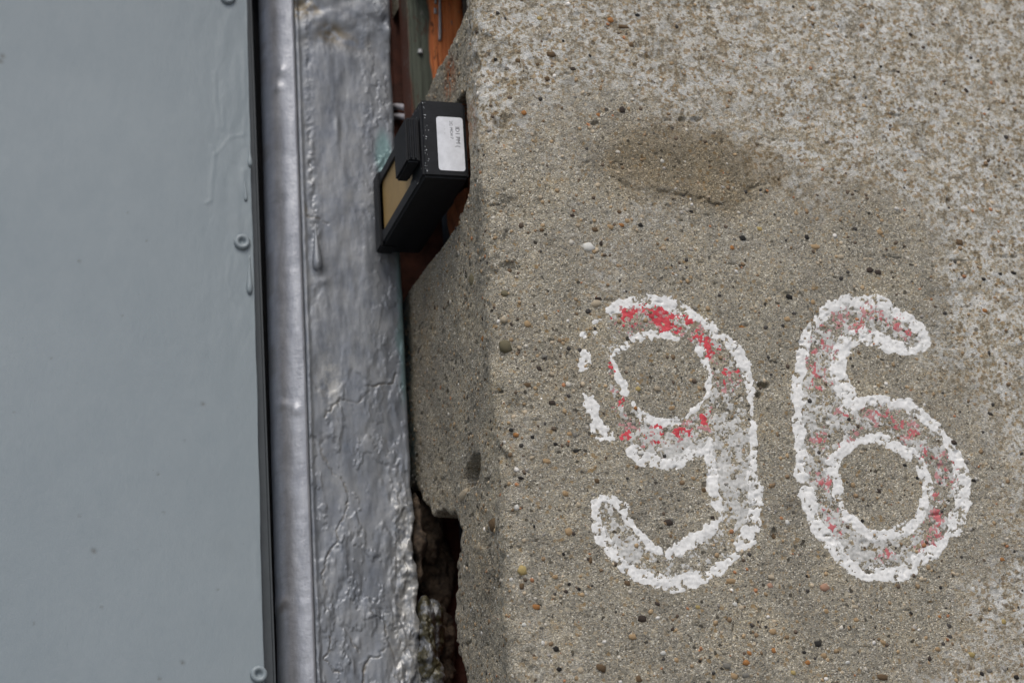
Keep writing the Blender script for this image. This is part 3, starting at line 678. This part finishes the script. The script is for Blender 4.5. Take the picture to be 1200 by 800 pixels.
bm = bmesh.new()
for a_, b_ in ((-1.9, -.3), (.344, .61)): box_bm(bm, (XB0+.001, YF, a_), (XL-.001, YF+.05, b_))
link('bead_end', bm_mesh('bead_end', bm), M_BEAD, frame)
# lumps of painted filler squeezed out beside the frame, low down
def lump(seed, c, s, zlen):
    bm = bmesh.new(); bmesh.ops.create_icosphere(bm, subdivisions=4, radius=1)
    V = np.array([v.co[:] for v in bm.verts])
    n = fbm(V[:, 0]*1.1+V[:, 1]*.7, V[:, 2]*1.7, .55, 4, seed)
    for v, k in zip(bm.verts, n):
        f = 1+.55*k; v.co = Vector((c[0]+v.co.x*s*f, c[1]+v.co.y*s*f, c[2]+v.co.z*zlen*f))
    return bm_mesh('filler_lump', bm, True)
def mass(seed, c, r):
    bm = bmesh.new(); bmesh.ops.create_icosphere(bm, subdivisions=6, radius=1)
    V = np.array([v.co[:] for v in bm.verts])*np.array(r); w = V+np.array(c)
    n = .0046*fbm(w[:, 0]*1.2+w[:, 1]*.8, w[:, 2], .013, 4, seed)+.0022*np.abs(fbm(w[:, 0]-w[:, 1]*.6, w[:, 2]*1.1, .006, 3, seed+4))
    d = V/np.array(r)
    for v, p, q, k in zip(bm.verts, w, d, n): v.co = Vector(p+q*k)
    return bm_mesh('filler_lump', bm, True)
for k, (px, py, Y, r) in enumerate([(499, 752, .176, (.0065, .012, .027)), (508, 735, .186, (.006, .01, .020)), (488, 632, .184, (.004, .012, .030)), (503, 800, .18, (.008, .012, .02)), (520, 760, .200, (.007, .008, .03)), (502, 618, .196, (.009, .008, .022)), (510, 668, .205, (.012, .008, .030))]):
    link('filler_lump', mass(600+k*7, at(px, py, Y), r), M_CRUST if k in (2, 4, 5, 6) else M_FILLER, frame)

# ------------------------------------------------------------------ sheet metal door
door = thing('sheet_door', 'flat blue-grey sheet metal door with riveted edge left of the silver frame', 'door')
YD = .16; XD = -.1133
dz = np.concatenate([[-1.88], np.arange(-.30, .345, .0012), [.60]])
dx = np.concatenate([[-1.10], np.arange(-.335, XD-.0008, .0012), [XD-.0004, XD, XD, XD]])
DX, DZ = np.meshgrid(dx, dz); ND = len(dx)
dy = np.full(ND, YD); dy[-3] = YD+.0002; dy[-2] = YD+.0008; dy[-1] = YD+.0065; dy[-4] = YD
dpt = lambda P: np.array([at(a, b, YD)[[0, 2]] for a, b in P])
hd = .0012*fbm(DX, DZ, .16, 3, 701)+.00018*fbm(DX, DZ*.6, .02, 4, 705)
near = sstep(-.17, -.118, DX)
hd += near*.00055*fbm(DX*1.6, DZ*.5, .011, 4, 709)*sstep(-.02, .09, DZ)
for P, w, hgt in [([(252, 85), (253, 115), (257, 150)], .0010, .0006), ([(258, 100), (262, 130), (262, 152)], .0008, .0004), ([(247, 172), (252, 182), (249, 205), (247, 234)], .0010, .0008),
                  ([(252, 182), (262, 170), (272, 160), (286, 158)], .0009, .0005), ([(262, 170), (268, 185), (276, 190)], .0008, .0004), ([(285, 60), (288, 110), (286, 170)], .0010, .0005),
                  ([(270, 300), (266, 330), (272, 350)], .0009, .0004), ([(246, 236), (242, 238)], .0009, .0008), ([(285, 200), (288, 225)], .0015, .0008), ([(300, 640), (302, 700)], .0015, .0004)]:
    d = seg_dist(DX+.0008*fbm(DX, DZ, .008, 2, 715), DZ, dpt(P)); hd += .55*hgt*np.exp(-(d/w)**2)
dentm = np.zeros_like(DX)
for px, py, r in [(93, 306, .0009), (238, 473, .0012), (185, 555, .0008), (110, 645, .0016), (119, 711, .0008), (214, 776, .0012), (93, 604, .0007), (192, 600, .0007), (143, 370, .0006), (172, 282, .0006), (17, 483, .0006), (187, 795, .001), (216, 516, .0006), (3, 66, .0016), (1, 72, .0016), (60, 420, .0006), (255, 690, .0007), (150, 250, .0006), (40, 730, .0007)]:
    p = at(px, py, YD); g = np.exp(-((DX-p[0])**2+(DZ-p[2]+.3*(DX-p[0]))**2)/(.72*r)**2/2); hd -= .00012*g; dentm = np.maximum(dentm, g*.9)
rows_in = ((DZ > -.3) & (DZ < .345)).astype(float)
cols_in = np.zeros(ND); cols_in[1:ND-3] = 1
hd = hd*rows_in*cols_in[None, :]
jag = np.zeros_like(DX); jag[:, -3:] = (.0007*fbm(DZ, DZ*0, .035, 4, 721)*rows_in)[:, -3:]
stain_d = np.maximum(dentm, .10*sstep(.02, 0, np.hypot(DX-at(275, 630, YD)[0], DZ-at(275, 630, YD)[2]))*sstep(-.1, .4, fbm(DX, DZ, .02, 3, 725)))
stain_d = np.maximum(stain_d, .10*sstep(.012, 0, np.hypot(DX-at(280, 265, YD)[0], DZ-at(280, 265, YD)[2])))
link('door_skin', grid_mesh('door_skin', np.stack([DX+jag, np.broadcast_to(dy, DX.shape)-hd, DZ], -1), None, attrs=dict(stain_shade=stain_d)), M_DOOR, door)
bm = bmesh.new()
for v in box_bm(bm, (-1.09, YD+.0068, -1.88), (-.1064, YD+.02, .60)):
    if v.co.x > -.5: v.co.x -= .0081*(v.co.z-.0546)
bmesh.ops.bevel(bm, geom=[e for e in bm.edges if abs(e.verts[0].co.z-e.verts[1].co.z) > 1], offset=.002, segments=3, affect='EDGES')
link('door_leaf', bm_mesh('door_leaf', bm, False), M_DOORFOLD, door)
bm = bmesh.new(); box_bm(bm, (-.14, .235, -1.88), (-.09, .255, .60))  # added backing strip that keeps the gap beside the bead dark
link('gap_shade_strip', bm_mesh('gap_shade_strip', bm), M_GAP, door)
def rivet_mesh():
    prof = [(.0054, 0), (.0053, .0012), (.0047, .0021), (.0038, .0024), (.0028, .0022), (.0021, .0014), (.0017, .0003), (0, .0001)]
    V, F = [], []; n = 24
    for r, hh in prof[:-1]:
        for k in range(n): V.append((r*math.cos(2*math.pi*k/n), -hh, r*math.sin(2*math.pi*k/n)))
    V.append((0, -prof[-1][1], 0))
    for i in range(len(prof)-2):
        for k in range(n): F.append((i*n+k, i*n+(k+1) % n, (i+1)*n+(k+1) % n, (i+1)*n+k))
    L = (len(prof)-2)*n
    for k in range(n): F.append((L+k, L+(k+1) % n, len(V)-1))
    me = bpy.data.meshes.new('rivet'); me.from_pydata(V, [], F); me.polygons.foreach_set('use_smooth', [True]*len(F)); me.update()
    bm = bmesh.new(); bm.from_mesh(me); bmesh.ops.recalc_face_normals(bm, faces=bm.faces[:]); bm.to_mesh(me); bm.free(); return me
rme = rivet_mesh()
for px, py in [(283.5, 284), (303, 790), (267, -3)]:
    o = link('rivet', rme, M_DOOR, door); p = at(px, py, YD); o.location = (p[0], YD-.0002, p[2])
def drip_mesh(p0, p1, r):
    n = 14; pts = [np.array(p0)*(1-t)+np.array(p1)*t for t in np.linspace(0, 1, n)]
    rad = [r*(.25+.75*min(1, t*1.3)**1.5) if t < .86 else r*math.sqrt(max(.02, 1-((t-.86)/.15)**2)) for t in np.linspace(0, 1, n)]
    return tube_mesh('paint_drip', pts, rad, 10)
link('paint_drip', drip_mesh(at(369.5, 262, YF-.0004), at(372, 319, YF-.0008), .0036), M_SILVER, frame)
for (a_, b_), r in [(((292, 300), (292.5, 345)), .0021), (((292, 170), (293, 196)), .0017), (((287, 212), (288, 236)), .0012)]:
    p, q = at(*a_, YD), at(*b_, YD); p[1] = q[1] = YD-.0002
    link('paint_drip', drip_mesh(p, q, r), M_DOOR, door)

# ------------------------------------------------------------------ old boards beside the frame
brd = thing('timber_board', 'orange and green flaking painted board behind the broken concrete at the top', 'board')
def board(name, x0, x1, y0, y1, za, zb, mat, parent, bev=.0015):
    bm = bmesh.new(); box_bm(bm, (x0, y0, za), (x1, y1, zb))
    bmesh.ops.bevel(bm, geom=bm.edges[:], offset=bev, segments=2, affect='EDGES')
    return link(name, bm_mesh(name, bm), mat, parent)
board('plank', -.006, .0335, .142, .166, .178, .58, M_BOARD, brd)
for pts, r in [([(515, -20), (515.5, 20), (515.5, 45), (515, 47)], .0011), ([(510, -20), (510.5, 2), (510.3, 4)], .0009), ([(510, 10), (510.2, 14), (510.3, 16)], .0011), ([(492.5, 58), (492.6, 61), (492.5, 63)], .0019)]:
    P = spline(np.array([at(a_, b_, .1413) for a_, b_ in pts]), 3); link('paint_drip', tube_mesh('paint_drip', P, [r*(.75+.4*k/len(P)) for k in range(len(P))], 8), M_DRIPW, brd)
post = thing('timber_post', 'dark red timber post in the gap beside the silver frame', 'post')
board('post', -.0085, .030, .186, .230, .17, .58, M_POST, post); board('post_foot', -.0065, .030, .212, .245, -.6, .1695, M_POST, post)

# ------------------------------------------------------------------ black sensor box
X0, X1, Y0, Y1, Z0, Z1 = -.0287, .0005, .0365, .1645, .119, .171
sb = thing('sensor_box', 'black plastic sensor box with white sticker and amber window in the doorway', 'sensor box')
bm = bmesh.new(); vs = box_bm(bm, (X0, Y0, Z0), (X1, Y1, Z1))
lf = [f for f in bm.faces if abs(f.calc_center_median().x-X0) < 1e-5][0]
r = bmesh.ops.inset_individual(bm, faces=[lf], thickness=.006)
wy0, wy1, wz0, wz1 = .064, .151, .1275, .1635
for v in lf.verts:
    v.co.y = wy0 if v.co.y < .1 else wy1; v.co.z = wz0 if v.co.z < .145 else wz1
ex = bmesh.ops.extrude_discrete_faces(bm, faces=[lf])
for v in ex['faces'][0].verts: v.co.x += .0035
out_e = [e for e in bm.edges if all(abs(v.co.x-X0) < 1e-5 or v.co.x > X1-1e-5 for v in e.verts) and not all(wy0-1e-5 <= v.co.y <= wy1+1e-5 for v in e.verts)]
bmesh.ops.bevel(bm, geom=out_e, offset=.0016, segments=3, affect='EDGES')
link('housing', bm_mesh('housing', bm), M_BLACK, sb)
bm = bmesh.new(); box_bm(bm, (X0+.0018, wy0+.0002, wz0+.0002), (X0+.0034, wy1-.0002, wz1-.0002))
link('window', bm_mesh('window', bm), M_TAN, sb)
bm = bmesh.new(); box_bm(bm, (X0-.0088, .041, .1305), (X0-.0002, .073, .1605))
bmesh.ops.bevel(bm, geom=bm.edges[:], offset=.0013, segments=2, affect='EDGES')
clip = link('clip', bm_mesh('clip', bm), M_BLACK, sb)
for xx in (.0068, .0040):
    bm = bmesh.new(); box_bm(bm, (X0-xx, .0398, .1322), (X0-xx+.0014, .0412, .159)); bmesh.ops.bevel(bm, geom=bm.edges[:], offset=.0004, segments=1, affect='EDGES')
    link('rib', bm_mesh('rib', bm), M_BLACK, clip)
# rear collar of the housing, slightly proud
bm = bmesh.new(); box_bm(bm, (X0-.0012, .151, Z0-.0008), (X0+.010, .1655, Z1+.0008)); bmesh.ops.bevel(bm, geom=bm.edges[:], offset=.001, segments=2, affect='EDGES')
link('end_cap', bm_mesh('end_cap', bm), M_BLACK, sb)
# sticker with rounded corners
def rounded(x0, x1, z0, z1, r, y, th):
    bm = bmesh.new(); pts = []
    for cx, cz, a0 in ((x1-r, z1-r, 0), (x0+r, z1-r, 90), (x0+r, z0+r, 180), (x1-r, z0+r, 270)):
        for k in range(5): t = math.radians(a0+k*22.5); pts.append((cx+r*math.cos(t), y, cz+r*math.sin(t)))
    f = bm.faces.new([bm.verts.new(p) for p in pts]); e = bmesh.ops.extrude_face_region(bm, geom=[f])
    for v in [g for g in e['geom'] if isinstance(g, bmesh.types.BMVert)]: v.co.y -= th
    return bm
LX0, LX1, LZ0, LZ1 = -.0188, -.0018, .1235, .1598
stk = link('sticker', bm_mesh('sticker', rounded(LX0, LX1, LZ0, LZ1, .0018, Y0-.0001, .0003)), M_LABEL, sb)
def print_text(s, size, x, z):
    c = bpy.data.curves.new('print', 'FONT'); c.body = s; c.size = size; c.extrude = .00003; c.resolution_u = 2
    tmp = bpy.data.objects.new('tmp', c); COL.objects.link(tmp)
    me = bpy.data.meshes.new_from_object(tmp.evaluated_get(bpy.context.evaluated_depsgraph_get()))
    bpy.data.objects.remove(tmp); me.name = 'print'; me.materials.clear()
    me.transform(Matrix(((0, 1, 0, x), (0, 0, -1, Y0-.00047), (-1, 0, 0, z), (0, 0, 0, 1))))
    link('print', me, M_INK, stk)
print_text('ID1 PM (', .0038, -.0068, .1535)
print_text('2C: MC417 .', .0026, -.0103, .1572)
print_text('.  .   ..', .0024, -.0138, .1535)
# droplets dried along the front left edge
VV, FF, off = [], [], 0
for k in range(46):
    if k < 30:
        y = Y0-.00005; x = X0+.0012+abs(random.gauss(0, .0022)); z = random.uniform(Z0+.002, Z1-.002); n = 1
    else:
        y = random.uniform(.038, .06); x = X0-.00005; z = random.choice([random.uniform(.1615, .1695), random.uniform(.1195, .126)]); n = 0
    r = random.choice([.00022, .00028, .00034, .0005])
    s = np.array([r, r*.4, r]) if n else np.array([r*.4, r, r]); VV.append(IV*s+np.array([x, y, z])); FF.append(IF+off); off += len(IV)
link('droplets', raw_mesh('droplets', np.vstack(VV), np.vstack(FF)), M_DROP, sb, kind='stuff')
for k in range(2):
    P = np.array([at(px+1.5*k, py+11.5*k, Y) for px, py, Y in ((503, 162, .150), (496, 146, .154), (487, 134, .160), (476, 127, .168), (464, 125, .182), (452, 128, .198))])
    link('cable', tube_mesh('cable', spline(P, 8), .0023, 10), M_CABLE, sb)
